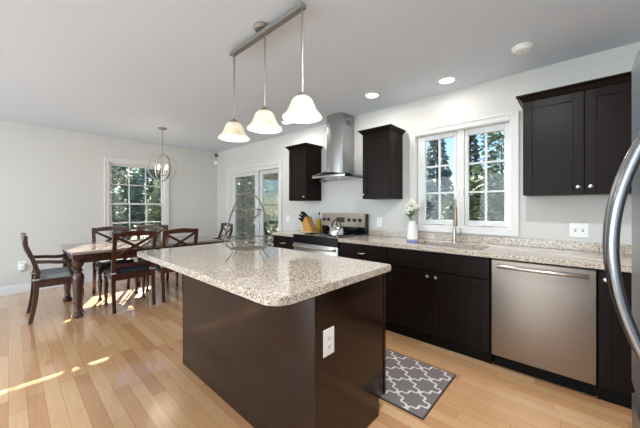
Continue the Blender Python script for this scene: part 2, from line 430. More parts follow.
def base_cabinet(x0, x1, label, drawers=(), doors=(), group=None, hollow=False):
    t = thing('base_cabinet', ((x0 + x1) / 2, -.3, 0), label, 'kitchen cabinet', group)
    if hollow:
        m = MB(); m.box(x0, x0 + .018, -.617, -.004, .105, .874); m.box(x1 - .018, x1, -.617, -.004, .105, .874)
        m.box(x0 + .018, x1 - .018, -.617, -.004, .105, .123); m.box(x0 + .018, x1 - .018, -.012, -.004, .123, .874); m.box(x0 + .018, x1 - .018, -.617, -.599, .123, .874)
        bmesh.ops.remove_doubles(m.bm, verts=m.bm.verts, dist=.0005); m.build('body', M['cab'], t)
    else: MB().box(x0, x1, -.617, -.004, .105, .874, .001).build('body', M['cab'], t)
    MB().box(x0, x1, -.575, -.02, 0, .105).build('toe_kick', M['kick'], t)
    for (a, b, c, d, has) in drawers:
        f = MB().box(a, b, -.64, -.6172, c, d, .003).build('drawer' if has else 'false_front', M['cab'], t)
        if has: pull((a + b) / 2, -.641, (c + d) / 2, f)
    for (a, b, c, d, kx, kz) in doors:
        f = shaker(MB(), a, b, c, d, -.638).build('door', M['cab'], t); knob(kx, -.638, kz, f)
    return t
base_cabinet(-2.76, -2.305, 'narrow dark cabinet left of the stove with one drawer over a door', [(-2.757, -2.308, .697, .862, 1)], [(-2.757, -2.308, .12, .687, -2.355, .63)])
base_cabinet(-1.533, -.924, 'dark cabinet right of the stove with a single wide drawer pull', [(-1.53, -.927, .697, .862, 1)], [(-1.53, -1.230, .12, .687, -1.275, .63), (-1.227, -.927, .12, .687, -1.18, .63)])
sb = base_cabinet(-.922, -.008, 'dark double-door sink cabinet left of the dishwasher', [(-.919, -.011, .697, .862, 0)], [(-.919, -.467, .12, .687, -.503, .646), (-.464, -.011, .12, .687, -.428, .646)], None, True)
base_cabinet(.608, .93, 'narrow full-height-door dark cabinet between dishwasher and fridge', [], [(.611, .927, .12, .862, .643, .81)])

def crown(m, x0, x1, yf, z, h=.05, out=.042):
    # moulding around front and both sides (mitred rings)
    prof = [(0, 0), (.006, .004), (.010, .014), (out * .55, h * .55), (out - .006, h - .012), (out, h - .010), (out, h)]
    rs = []
    for o, dz in prof:
        rs.append([m.bm.verts.new(p) for p in ((x0 - o, -.004, z + dz), (x0 - o, yf - o, z + dz), (x1 + o, yf - o, z + dz), (x1 + o, -.004, z + dz))])
    for a, b in zip(rs, rs[1:]):
        for i in range(3): m.bm.faces.new((a[i], a[i + 1], b[i + 1], b[i]))
        m.bm.faces.new((a[3], a[0], b[0], b[3]))
    m.bm.faces.new(rs[0]); m.bm.faces.new(rs[-1]); return m
def upper(x0, x1, label, doors, ztop=2.149, zb=1.372):
    t = thing('wall_cabinet', ((x0 + x1) / 2, -.15, zb), label, 'kitchen cabinet')
    MB().box(x0, x1, -.31, -.003, zb, ztop, .001).build('body', M['cab'], t)
    for (a, b, kx) in doors:
        f = shaker(MB(), a + .002, b - .002, zb + .003, ztop - .006, -.331).build('door', M['cab'], t)
        knob(kx, -.331, zb + .055, f)
    crown(MB(), x0, x1, -.331, ztop - .004, .052).build('crown_moulding', M['cab'], t)
    return t
upper(-2.767, -2.391, 'dark wall cabinet beside the patio door, left of the range hood', [(-2.767, -2.391, -2.425)])
upper(-1.423, -1.062, 'dark wall cabinet between the range hood and the sink window', [(-1.423, -1.062, -1.40)])
upper(.169, .923, 'wide two-door dark wall cabinet above the dishwasher, by the fridge', [(.169, .546, .512), (.546, .923, .58)])

# ---- worktops
def slab(m, poly, z0, z1, bev=.006): m.prism(poly, 'z', z0, z1, bev)
t = thing('worktop', (-.3, -.33, .876), 'long speckled granite worktop around the sink', 'worktop')
SX0, SX1, SY0, SY1 = -.69, -.085, -.525, -.215
m = MB(); X0, X1 = -1.533, .935
m.box(X0, SX0, -.665, -.003, .876, .914); m.box(SX1, X1, -.665, -.003, .876, .914)
m.box(SX0, SX1, -.665, SY0, .876, .914); m.box(SX0, SX1, SY1, -.003, .876, .914)
bmesh.ops.remove_doubles(m.bm, verts=m.bm.verts, dist=.0005)
m.build('slab', M['granite'], t)
MB().box(X0, X1, -.022, -.003, .9145, .985, .002).build('backsplash', M['granite'], t)
t = thing('worktop', (-2.54, -.33, .876), 'short granite worktop left of the stove under the knife block', 'worktop')
m = MB(); slab(m, [(-2.78, -.665), (-2.306, -.665), (-2.306, -.003), (-2.78, -.003)], .876, .914, .004); m.build('slab', M['granite'], t)

# ---- sink and faucet
t = thing('kitchen_sink', ((SX0 + SX1) / 2, -.37, .70), 'stainless undermount sink set into the granite below the window', 'sink')
m = MB(); th = .004; zb = .70; zt_ = .8755; a0, a1, b0, b1 = SX0 - .006, SX1 + .006, SY0 - .006, SY1 + .006
m.box(a0, a1, b0, b1, zb, zb + th); m.box(a0, a0 + th, b0, b1, zb + th, zt_); m.box(a1 - th, a1, b0, b1, zb + th, zt_)
m.box(a0 + th, a1 - th, b0, b0 + th, zb + th, zt_); m.box(a0 + th, a1 - th, b1 - th, b1, zb + th, zt_)
bmesh.ops.remove_doubles(m.bm, verts=m.bm.verts, dist=.0003)
m.build('basin', M['steel'], t)
MB().lathe(((SX0 + SX1) / 2, -.36, zb + th), [(.045, 0), (.045, .003), (.03, .004), (.028, .001)], 18).build('drain', M['chrome'], t)
FX, FY = -.428, -.125
t = thing('kitchen_faucet', (FX, FY, .914), 'tall stainless gooseneck faucet behind the sink', 'faucet')
MB().lathe((FX, FY, .914), [(.028, 0), (.028, .008), (.02, .018), (.019, .12), (.016, .13)], 18).build('base', M['nickel'], t)
pts = [(FX, FY, 1.03), (FX, FY, 1.15), (FX, FY, 1.265)]; fx, fy = .34, -.94
for a in range(0, 181, 20):
    q = .07 * (1 - math.cos(R(a))); pts.append((FX + fx * q, FY + fy * q, 1.275 + .07 * math.sin(R(a))))
MB().tube(pts, .0125, 12).build('spout', M['nickel'], t)
MB().lathe((FX + fx * .14, FY + fy * .14, 1.275), [(.013, 0), (.0145, -.01), (.016, -.08), (.018, -.15), (.0185, -.18), (.015, -.19)], 14).build('spray_head', M['bronze'], t)  # brown tint paints the wood floor's reflection into the metal
MB().tube([(FX + .015, FY, .985), (FX + .05, FY, .99), (FX + .055, FY, .995), (FX + .058, FY - .004, 1.06)], [.008, .008, .007, .006], 8).build('lever', M['nickel'], t)
# soap pump on the deck
# folded cloth by the sink
m = MB(); n = 12
for i in range(n):
    for j in range(8): pass
m.box(-.79, -.70, -.47, -.36, .9145, .924, .004, 2); m.box(-.787, -.71, -.465, -.37, .9235, .933, .004, 2)
o = m.build('dishcloth', M['cloth'], None, Vector((-.75, -.43, .9145))); tag(o, 'folded pale blue cloth on the worktop left of the sink', 'cloth')

# ---- dishwasher
t = thing('dishwasher', (.3, -.3, 0), 'stainless steel dishwasher with a bar handle right of the sink', 'dishwasher')
MB().box(.002, .602, -.585, -.03, .10, .868).build('body', M['kick'], t)
m = MB(); m.box(.004, .600, -.645, -.586, .112, .862, .006, 2); m.build('door', M['steelh'], t)
MB().box(.006, .598, -.56, -.06, 0, .0995).build('toe_kick', M['kick'], t)
m = MB(); n = 13
m.tube([(.045 + .515 * s, -.665 - .028 * math.sin(PI * s) ** .6, .82) for s in srange(n)], [.015] * n, 10)
m.box(.04, .07, -.668, -.644, .806, .834, .004); m.box(.535, .565, -.668, -.644, .806, .834, .004)
m.build('handle', M['nickel'], t)

# ---- range
t = thing('kitchen_range', (-1.919, -.33, 0), 'freestanding stainless stove with black glass cooktop and rear control panel', 'stove')
RX0, RX1 = -2.300, -1.538
MB().box(RX0, RX1, -.62, -.03, .05, .905, .003).build('body', M['black'], t)
for x in (RX0 + .04, RX1 - .04):
    for y in (-.57, -.08): MB().lathe((x, y, 0), [(.018, 0), (.018, .05)], 10).build('foot', M['black'], t)
MB().box(RX0 - .001, RX1 + .001, -.665, -.09, .9055, .922, .004, 2).build('cooktop', M['bglass'], t)
for (x, y, r) in ((-2.12, -.5, .1), (-1.72, -.5, .08), (-2.12, -.23, .08), (-1.72, -.23, .1)):
    MB().lathe((x, y, .9222), [(r, 0), (r, .0006), (r - .004, .0006), (r - .004, 0)], 28).build('burner_ring', M['display'], t)
m = MB(); m.box(RX0 + .002, RX1 - .002, -.66, -.6205, .30, .806, .005, 2); od = m.build('oven_door', M['steel'], t)
MB().box(RX0 + .09, RX1 - .09, -.6625, -.6602, .38, .69, .001).build('oven_window', M['bglass'], od)
MB().box(RX0 + .002, RX1 - .002, -.655, -.6205, .808, .9045, .003).build('front_trim', M['black'], t)
m = MB(); n = 13
m.tube([(RX0 + .04 + (RX1 - RX0 - .08) * s, -.69 - .022 * math.sin(PI * s) ** .6, .772) for s in srange(n)], .018, 10)
m.box(RX0 + .04, RX0 + .07, -.7, -.659, .757, .787, .004); m.box(RX1 - .07, RX1 - .04, -.7, -.659, .757, .787, .004)
m.build('oven_handle', M['nickel'], od)
MB().box(RX0 + .002, RX1 - .002, -.655, -.6205, .085, .29, .005, 2).build('storage_drawer', M['steel'], t)
m = MB(); m.box(RX0, RX1, -.085, -.012, .9225, 1.185, .006, 2); bgd = m.build('backguard', M['black'], t)
m = MB(); m.prism([(-.112, 1.012), (-.0855, 1.005), (-.0855, 1.183), (-.094, 1.183)], 'x', RX0 + .004, RX1 - .004, .002); m.build('control_panel', M['steelh'], bgd)
def rknob(x, z):
    m = MB(); m.lathe((0, 0, 0), [(.024, 0), (.024, .006), (.02, .01), (.018, .024), (.014, .026)], 18)
    m.box(-.004, .004, -.017, .017, .024, .03, .001)
    bmesh.ops.rotate(m.bm, verts=m.bm.verts, cent=(0, 0, 0), matrix=Matrix.Rotation(R(84), 3, 'X'))
    bmesh.ops.translate(m.bm, verts=m.bm.verts, vec=(x, -.1045, z)); m.build('knob', M['knob'], bgd)
for x in (-2.235, -2.155, -1.79, -1.70, -1.615): rknob(x, 1.10)
m = MB(); m.box(-2.01, -1.87, -.1085, -.0985, 1.065, 1.135, .002); m.build('clock_display', M['display'], bgd)

# ---- hood
t = thing('range_hood', (-1.918, -.2, 1.66), 'stainless chimney range hood with curved glass canopy above the stove', 'range hood')
m = MB(); m.prism([(-2.058, -.003), (-2.058, -.262), (-2.03, -.285), (-1.97, -.296), (-1.918, -.30), (-1.866, -.296), (-1.806, -.285), (-1.778, -.262), (-1.778, -.003)], 'z', 1.728, HC - .002)
ch = m.build('chimney', M['hood'], t, smooth=20)
m = MB()
for k in range(3): m.box(-1.7785, -1.7765, -.20, -.08, 2.43 - k * .022, 2.44 - k * .022)
m.build('vent_slot', M['slot'], ch)
MB().box(-2.20, -1.64, -.40, -.003, 1.665, 1.712, .008, 2).build('motor_housing', M['hood'], t)
m = MB(); n = 25; top = []; 
def gz(x): return 1.728 - .068 * ((x + 1.918) / .40) ** 2
def gy(x): return -.33 - .14 * math.cos((x + 1.918) / .40 * PI / 2)
rows = []
for i in range(n):
    x = -1.918 + .40 * (2 * i / (n - 1) - 1); z = gz(x); y = gy(x)
    rows.append([m.bm.verts.new(p) for p in ((x, -.003, z - .01), (x, y, z - .01), (x, y, z), (x, -.003, z))])
for a, b in zip(rows, rows[1:]): m.bridge(a, b)
m.bm.faces.new(rows[0][::-1]); m.bm.faces.new(rows[-1])
m.build('glass_canopy', M['hglass'], t)
for x in (-2.02, -1.82): MB().lathe((x, -.28, 1.6645), [(.03, 0), (.03, -.004), (.01, -.005)], 16).build('hood_lamp', M['plate'], t)

# ---- knife block, bottle, kettle, board
t = thing('cutting_board', (-2.43, -.23, .914), 'thin pale wood board lying under the knife block', 'cutting board')
MB().box(-2.56, -2.309, -.34, -.14, .9145, .926, .004, 2).build('board', M['board'], t)
t = thing('knife_block', (-2.42, -.23, .926), 'slanted wooden knife block full of black-handled knives left of the stove', 'knife block')
MB().prism([(-2.315, .9265), (-2.435, 1.135), (-2.47, 1.125), (-2.525, 1.03), (-2.49, .9265)], 'y', -.285, -.175, .004).build('block', M['blockwood'], t)
MB().box(-2.555, -2.505, -.275, -.185, .9265, .99, .004).build('front_step', M['blockpale'], t)
ax = Vector((-.82, 0, .57)).normalized(); F0, F1 = Vector((-2.525, 0, 1.03)), Vector((-2.455, 0, 1.13))
for r_, ys in ((.12, (-.26, -.23, -.2)), (.5, (-.255, -.205)), (.9, (-.26, -.23, -.2))):
    for q, y in enumerate(ys):
        b = F0.lerp(F1, r_); b.y = y; ln = .085 + .03 * r_ + .012 * ((q * 2 + int(r_ * 10)) % 3)
        k = thing('kitchen_knife', tuple(b), 'black-handled kitchen knife standing in the wooden block', 'knife', 'knives in the block')
        MB().bar(b + ax * .018, b + ax * (.018 + ln), .017, .024, up=(0, 1, 0)).build('knife_handle', M['knob'], k)
        MB().bar(b + ax * .003, b + ax * .0175, .012, .018, up=(0, 1, 0)).build('bolster', M['nickel'], k)
BX, BY = -2.328, -.115
t = thing('oil_bottle', (BX, BY, .914), 'square glass bottle of yellow olive oil beside the stove panel', 'bottle')
MB().prism([(BX - .024, BY - .024), (BX + .02, BY - .024), (BX + .02, BY + .02), (BX - .024, BY + .02)], 'z', .9145, 1.10, .006).build('oil', M['oil'], t)
MB().lathe((BX - .002, BY - .002, 1.1), [(.022, 0), (.015, .02), (.011, .035), (.011, .065)], 14).build('neck', M['clear'], t)
MB().lathe((BX - .002, BY - .002, 1.165), [(.014, 0), (.014, .03), (.008, .036)], 12).build('stopper', M['knob'], t)
KX, KY, KZ = -1.715, -.47, .9235
t = thing('tea_kettle', (KX, KY, KZ), 'polished steel tea kettle with black arched handle on the cooktop', 'kettle')
MB().lathe((KX, KY, KZ), [(.085, 0), (.094, .012), (.093, .04), (.083, .08), (.064, .108), (.046, .122), (.042, .126)], 28).build('body', M['chrome'], t)
ld = MB().lathe((KX, KY, KZ + .1265), [(.042, 0), (.034, .008), (.012, .014)], 20).build('lid', M['chrome'], t)
MB().ball((KX, KY, KZ + .15), .011).build('knob', M['knob'], ld)
MB().tube([(KX - .07, KY - .01, KZ + .075), (KX - .098, KY - .012, KZ + .105), (KX - .115, KY - .014, KZ + .128)], [.02, .014, .011], 10).build('spout', M['chrome'], t)
pts = [(KX - .072 * math.cos(R(a)), KY, KZ + .105 + .09 * math.sin(R(a))) for a in range(-5, 186, 10)]
MB().tube(pts, .0085, 8).build('handle', M['knob'], t)

# ---- vase with flowers
VX, VY = -.875, -.15
t = thing('flower_vase', (VX, VY, .914), 'tall white ceramic vase on the worktop left of the window', 'vase')
MB().lathe((VX, VY, .9145), [(.058, 0), (.062, .006), (.06, .06), (.05, .13), (.042, .18), (.042, .205), (.045, .21), (.039, .21), (.037, .19), (.035, .02), (.01, .015)], 26).build('body', M['cer'], t)
flo = [(-.045, .0, .16, .030), (-.012, -.02, .19, .034), (.02, .005, .205, .030), (.045, -.02, .15, .026), (.0, -.045, .125, .030), (-.03, -.04, .09, .026), (.07, .0, .17, .022), (-.07, -.01, .115, .022), (-.02, .02, .235, .024)]
for q, (dx, dy, dz, r) in enumerate(flo):
    zt = 1.125 + dz * .95
    f = thing('white_flower', (VX, VY, 1.0), 'white blossom with green leaves standing in the white vase', 'flower', 'flowers in the vase')
    MB().tube([(VX + dx * .15, VY + dy * .15, .99), (VX + dx * .3, VY + dy * .3, 1.12), (VX + dx * .8, VY + dy * .8, zt - .04), (VX + dx, VY + dy, zt - r * .6)], .0025, 6).build('stem', M['stem'], f)
    m = MB()
    for k in range(26):
        a = random.uniform(0, 2 * PI); e = math.asin(random.uniform(-.4, 1)); d = r * random.uniform(.75, 1)
        p = Vector((VX + dx + d * math.cos(a) * math.cos(e), VY + dy + d * math.sin(a) * math.cos(e), zt + d * math.sin(e)))
        m.ball(p, r * .34, 6, 4, (1, 1, .7))
    m.build('blossom', M['petal'], f)
    for k in range(5):
        m = MB(); a = random.uniform(0, 2 * PI); L = random.uniform(.035, .06); zz = random.uniform(.35, .75); c = Vector((VX + dx * zz, VY + dy * zz, 1.125 + (zt - 1.125) * zz))
        dr = Vector((math.cos(a), math.sin(a), random.uniform(-.1, .6))).normalized(); sd = dr.cross(Vector((0, 0, 1))).normalized() * L * .3
        up = Vector((0, 0, .004))
        v = [m.bm.verts.new(p) for p in (c, c + dr * L * .5 + sd + up, c + dr * L, c + dr * L * .5 - sd + up, c + dr * L * .5 - up)]
        m.bm.faces.new((v[0], v[1], v[4])); m.bm.faces.new((v[1], v[2], v[4])); m.bm.faces.new((v[2], v[3], v[4])); m.bm.faces.new((v[3], v[0], v[4])); m.bm.faces.new((v[0], v[3], v[2], v[1]))
        m.build('leaf', M['leaf'], f)

# ------------------------------------------------------------------ island
t = thing('kitchen_island', (-1.126, -1.94, 0), 'dark espresso kitchen island base under the granite top', 'kitchen island')
IX0, IX1, IY0, IY1 = -1.867, -.385, -2.265, -1.619
MB().box(IX0 + .02, IX1 - .02, IY0 + .02, IY1 - .02, .105, .874).build('body', M['cab'], t)
MB().box(IX0 + .02, IX1 - .02, IY0 + .02, IY1 - .085, .0, .105).build('toe_kick', M['kick'], t)
MB().box(IX0 + .02, IX1 - .0, IY0, IY0 + .019, 0, .875, .002).build('back_panel', M['isl'], t)
def endp(x0, x1):
    return MB().prism([(IY0 + .0195, 0), (IY1 - .075, 0), (IY1 - .075, .105), (IY1 - .022, .105), (IY1 - .022, .875), (IY0 + .0195, .875)], 'x', x0, x1, .001)
endp(IX1 - .0195, IX1 - .002).build('end_panel', M['isl'], t)
MB().prism([(IY0, 0), (IY1 - .075, 0), (IY1 - .075, .105), (IY1 - .022, .105), (IY1 - .022, .875), (IY0, .875)], 'x', IX0, IX0 + .0195, .001).build('end_panel', M['isl'], t)
MB().box(IX1 - .03, IX1 + .004, IY1 - .0215, IY1, .105, .875, .002).build('face_stile', M['isl'], t)
xm = (IX0 + IX1) / 2
for a, b, kx in ((IX0 + .004, xm - .002, xm - .04), (xm + .002, IX1 - .034, xm + .04)):
    f = MB().box(a, b, IY1 - .0195, IY1, .12, .862, .003).build('door', M['cab'], t)
    MB().lathe((kx, IY1 + .012, .63), [(.012, -.012), (.014, 0), (.012, .012)], 12).build('knob', M['nickel'], f)
t = thing('island_worktop', (-1.25, -2.06, .876), 'speckled granite island top with rounded corners', 'worktop')
def rrect(x0, x1, y0, y1, rs):
    p = []
    for (cx, cy, a0, r) in ((x1, y0, -90, rs[0]), (x1, y1, 0, rs[1]), (x0, y1, 90, rs[2]), (x0, y0, 180, rs[3])):
        ox = cx - r if cx == x1 else cx + r; oy = cy - r if cy == y1 else cy + r
        for k in range(7): p.append((ox + r * math.cos(R(a0 + 15 * k)), oy + r * math.sin(R(a0 + 15 * k))))
    return p
m = MB(); slab(m, rrect(-2.155, -.352, -2.52, -1.597, (.075, .012, .012, .03)), .8765, .914, .005); m.build('slab', M['granite_island'], t)

def outlet(name, label, c, normal, w_=.072, h_=.117, gang=1, kind='outlet', cat='outlet'):
    """wall plate; normal 'y-' or 'x+'"""
    t = thing(name, c, label, cat)
    def pb(m, a0, a1, z0, z1, d0, d1, bev=.0015):
        if normal == 'y-': m.box(c[0] + a0, c[0] + a1, c[1] - d1, c[1] - d0, c[2] + z0, c[2] + z1, bev)
        else: m.box(c[0] + d0, c[0] + d1, c[1] + a0, c[1] + a1, c[2] + z0, c[2] + z1, bev)
        return m
    pb(MB(), -w_ / 2, w_ / 2, -h_ / 2, h_ / 2, .0005, .006, .002).build('cover_plate', M['plate'], t)
    for g in range(gang):
        ox = (g - (gang - 1) / 2) * .046
        if kind == 'outlet':
            for s in (-1, 1):
                f = pb(MB(), ox - .016, ox + .016, s * .021 - .014, s * .021 + .014, .006, .0085, .001).build('socket', M['plate'], t)
                m = MB(); pb(m, ox - .008, ox - .005, s * .021 - .005, s * .021 + .006, .0085, .009, 0); pb(m, ox + .005, ox + .008, s * .021 - .005, s * .021 + .006, .0085, .009, 0); pb(m, ox - .002, ox + .002, s * .021 - .011, s * .021 - .007, .0085, .009, 0)
                m.build('slot', M['slot'], f)
        elif kind == 'toggle':
            f = pb(MB(), ox - .006, ox + .006, -.012, .012, .006, .007, 0).build('toggle_slot', M['slot'], t)
            pb(MB(), ox - .004, ox + .004, -.002, .01, .007, .018, .001).build('toggle', M['plate'], t)
        else:
            pb(MB(), ox - .016, ox + .016, -.033, .033, .006, .009, .001).build('rocker', M['plate'], t)
    return t
outlet('wall_outlet', 'white outlet on the end of the dark island', (IX1 - .002, -2.168, .619), 'x+', .08, .13)
outlet('light_switch', 'white double switch plate under the wide wall cabinet', (.516, 0, 1.083), 'y-', .118, .117, 2, 'toggle', 'switch')
outlet('wall_outlet', 'white outlet on the wall between stove and sink', (-1.383, 0, 1.084), 'y-')
outlet('light_switch', 'white switch plate between patio door and knife block', (-3.16, 0, 1.081), 'y-', .075, .117, 1, 'rocker', 'switch')
t = outlet('wall_outlet', 'white outlet low on the dining wall behind the armchair', (XD, -3.09, .411), 'x+', .085, .13)
t = thing('plug_in_freshener', (XD + .03, -3.085, .37), 'small white plug-in device in the dining wall outlet', 'plug')
MB().box(XD + .0095, XD + .05, -3.115, -3.06, .335, .43, .012, 3).build('body', M['cer'], t)
MB().box(XD + .02, XD + .04, -3.10, -3.075, .315, .3345, .003).build('refill', M['clear'], t)

# ---- wire basket on the island
BXc, BYc, BZ = -1.15, -2.118, .914
t = thing('wire_fruit_basket', (BXc, BYc, BZ), 'two-tier wire fruit basket with arched handle on the island', 'basket')
cu = Vector((math.cos(R(42.4)), math.sin(R(42.4)), 0)); cv = Vector((-cu.y, cu.x, 0)); B0 = Vector((BXc, BYc, BZ))
def bp(u, v, z): return B0 + cu * u + cv * v + Vector((0, 0, z))
def wring(ru, rv, z, r=.003, n=36, wob=0): return MB().tube([bp(ru * math.cos(2 * PI * i / n), rv * math.sin(2 * PI * i / n), z + wob * math.sin(6 * 2 * PI * i / n)) for i in range(n)], r, 6, True)
arch = [(.168, .145), (.150, .20), (.122, .30), (.098, .36), (.075, .41), (.04, .445), (0, .457)]
pts = [bp(-u + .0, 0, z) for u, z in arch] + [bp(u, 0, z) for u, z in arch[-2::-1]]
MB().tube(pts, .0055, 8).build('handle', M['wire'], t)
def bowl(name, rt, zt, rb, zb, nsp, slit=3):
    f = wring(rt, rt * .9, zt, .0045).build(name, M['wire'], t)
    wring(rb, rb * .9, zb, .003).build('base_ring', M['wire'], f)
    for k in range(nsp):
        a = 2 * PI * k / nsp; c, s = math.cos(a), math.sin(a)
        MB().tube([bp(rt * c, rt * .9 * s, zt), bp((rt * .9 + rb * .1) * c, (rt * .9 + rb * .1) * .9 * s, zb + (zt - zb) * .45), bp(rb * c, rb * .9 * s, zb)], .0018, 5).build('spoke', M['wire'], f)
    for k in range(-3, 4):
        v = rb * .88 * k / 4; L = rb * math.sqrt(max(0, 1 - (k / 4) ** 2)); MB().tube([bp(-L, v, zb), bp(L, v, zb)], .0018, 5).build('base_wire', M['wire'], f)
bowl('lower_basket', .168, .148, .115, .082, 16)
bowl('upper_basket', .085, .345, .05, .288, 14)
for a in (200, 160, 20, -20):
    a = R(a); c, s = math.cos(a), math.sin(a)
    MB().tube([bp(.164 * c, .15 * s, .146), bp(.118 * c, .118 * s, .085), bp(.095 * c, .12 * s * 1.2, .06), bp(.125 * c, .2 * s, .02), bp(.135 * c, .24 * s, .004)], .0035, 6).build('leg', M['wire'], t)
for q in (-1, 1): MB().tube([bp(q * .111, 0, .325), bp(q * .085, 0, .345)], .003, 6).build('bracket', M['wire'], t)

# ------------------------------------------------------------------ fridge
t = thing('refrigerator', (1.05, -2.145, 0), 'stainless french-door fridge with bowed handle at the right edge', 'refrigerator')
FXf = .655; FY1, FY0 = -1.693, -2.605; FM = (FY0 + FY1) / 2
MB().box(FXf + .075, XR - .02, FY0 + .01, FY1 - .01, .03, 1.755, .004).build('body', M['fridge'], t)
for x in (FXf + .15, XR - .1):
    for y in (FY0 + .08, FY1 - .08): MB().lathe((x, y, 0), [(.025, 0), (.025, .03)], 10).build('foot', M['black'], t)
def fdoor(y0, y1, z0, z1, r=.022):
    pr = []
    for (cx, cy, a0) in ((FXf + r, y1 - r, 90), (FXf + r, y0 + r, 180)):
        for k in range(7): pr.append((cx + r * math.cos(R(a0 + 15 * k)), cy + r * math.sin(R(a0 + 15 * k))))
    pr += [(FXf + .07, y0), (FXf + .07, y1)]
    return MB().prism(pr, 'z', z0, z1, .003)
d1 = fdoor(FM + .003, FY1, .655, 1.77).build('door', M['fridge'], t)
d2 = fdoor(FY0, FM - .003, .655, 1.77).build('door', M['fridge'], t)
d3 = fdoor(FY0, FY1 - .004, .09, .61).build('freezer_drawer', M['fridge'], t)
MB().box(FXf + .03, FXf + .074, FY0 + .02, FY1 - .02, .05, .0895).build('grille', M['black'], t)
MB().box(FXf + .02, FXf + .0745, FY0 + .012, FY1 - .012, .611, .654).build('gap_trim', M['slot'], t)
MB().box(FXf + .09, FXf + .16, FY1 - .08, FY1 - .02, 1.7555, 1.775, .004).build('hinge_cover', M['fridge'], t)
def fhandle(y, par):
    n = 27; zc, hh, pmax = 1.175, .325, .084
    pts = []
    for s in srange(n):
        q = 2 * s - 1; pts.append((FXf + .006 - pmax * (1 - q * q), y, zc + hh * q))
    MB().tube(pts, .0125, 12).build('handle', M['fhandle'], par)
fhandle(FM + .062, d1); fhandle(FM - .062, d2)
n = 15; MB().sweep([(FXf + .004 - .055 * (1 - (2 * s - 1) ** 4), FM - .36 + .72 * s, .45) for s in srange(n)], (.03, .022), (0, 0, 1)).build('drawer_handle', M['fridge'], d3)

# ------------------------------------------------------------------ rug
def rug():
    t = thing('kitchen_rug', (-.63, -1.245, 0), 'grey rug with ivory trellis pattern on the floor beside the island', 'rug')
    x0, x1, y0, y1 = -1.09, -.170, -1.552, -.945
    z = .009; nx, ny = 230, 152; m = MB()
    V = [[m.bm.verts.new((x0 + (x1 - x0) * i / nx, y0 + (y1 - y0) * j / ny, z)) for j in range(ny + 1)] for i in range(nx + 1)]
    def F(x, y):
        X = abs((x + PI) % (2 * PI) - PI); Y = abs((y + PI) % (2 * PI) - PI)
        return math.cos(X) + math.cos(Y) + .75 * .8 * math.sin(X) * math.sin(Y) * math.sin(2 * (Y - X))
    for i in range(nx):
        for j in range(ny):
            px = (x0 + (x1 - x0) * (i + .5) / nx + .40) / .221 * 2 * PI; py = (y0 + (y1 - y0) * (j + .5) / ny + 1.13) / .195 * 2 * PI
            e = .02; f = F(px, py); g = math.hypot((F(px + e, py) - F(px - e, py)) / (2 * e), (F(px, py + e) - F(px, py - e)) / (2 * e))
            fc = m.bm.faces.new((V[i][j], V[i + 1][j], V[i + 1][j + 1], V[i][j + 1]))
            edge = min(i, nx - 1 - i, j, ny - 1 - j)
            if edge > 2 and abs(f) < .2 * max(g, .45): fc.material_index = 1
            if edge <= 1: fc.material_index = 2
    rim = [V[i][0] for i in range(nx + 1)] + [V[nx][j] for j in range(1, ny + 1)] + [V[i][ny] for i in range(nx - 1, -1, -1)] + [V[0][j] for j in range(ny - 1, 0, -1)]
    low = [m.bm.verts.new((v.co.x, v.co.y, .0005)) for v in rim]
    for k in range(len(rim)):
        q = (k + 1) % len(rim); f = m.bm.faces.new((rim[k], low[k], low[q], rim[q])); f.material_index = 2
    m.build('pile', [M['rug_grey'], M['rug_white'], M['rubber']], t, smooth=0)
rug()

# ------------------------------------------------------------------ dining furniture
def turned(m, x, y, z1, r, seg=16):
    # turned leg from floor to z1
    P = [(.55, 0), (.85, .01), (.95, .035), (.7, .07), (.5, .085), (.62, .10), (.62, .115), (.5, .13), (.62, .22), (.82, .42), (1.0, .60), (.98, .66), (.7, .70), (.62, .715), (.85, .735), (.85, .75), (.6, .77), (.75, .80), (1.0, .84), (1.0, .88), (.7, .91), (.7, .925)]
    m.lathe((x, y, 0), [(a * r, b * z1) for a, b in P], seg)
    m.box(x - r * .95, x + r * .95, y - r * .95, y + r * .95, z1 * .925, z1, .003); return m
TX0, TX1, TY0, TY1 = -4.69, -3.69, -2.755, -.96
t = thing('dining_table', ((TX0 + TX1) / 2, (TY0 + TY1) / 2, 0), 'dark wood dining table with thick turned legs', 'table')
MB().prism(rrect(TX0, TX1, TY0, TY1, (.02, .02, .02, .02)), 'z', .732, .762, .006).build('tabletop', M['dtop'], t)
m = MB(); a = .055
for b in ((TX0 + a, TX1 - a, TY0 + a, TY0 + a + .022), (TX0 + a, TX1 - a, TY1 - a - .022, TY1 - a), (TX0 + a, TX0 + a + .022, TY0 + a + .022, TY1 - a - .022), (TX1 - a - .022, TX1 - a, TY0 + a + .022, TY1 - a - .022)):
    m.box(b[0], b[1], b[2], b[3], .625, .7315, .002)
m.build('apron', M['dwood'], t)
for x in (TX0 + .072, TX1 - .072):
    for y in (TY0 + .072, TY1 - .072): turned(MB(), x, y, .7312, .056).build('leg', M['dwood'], t)

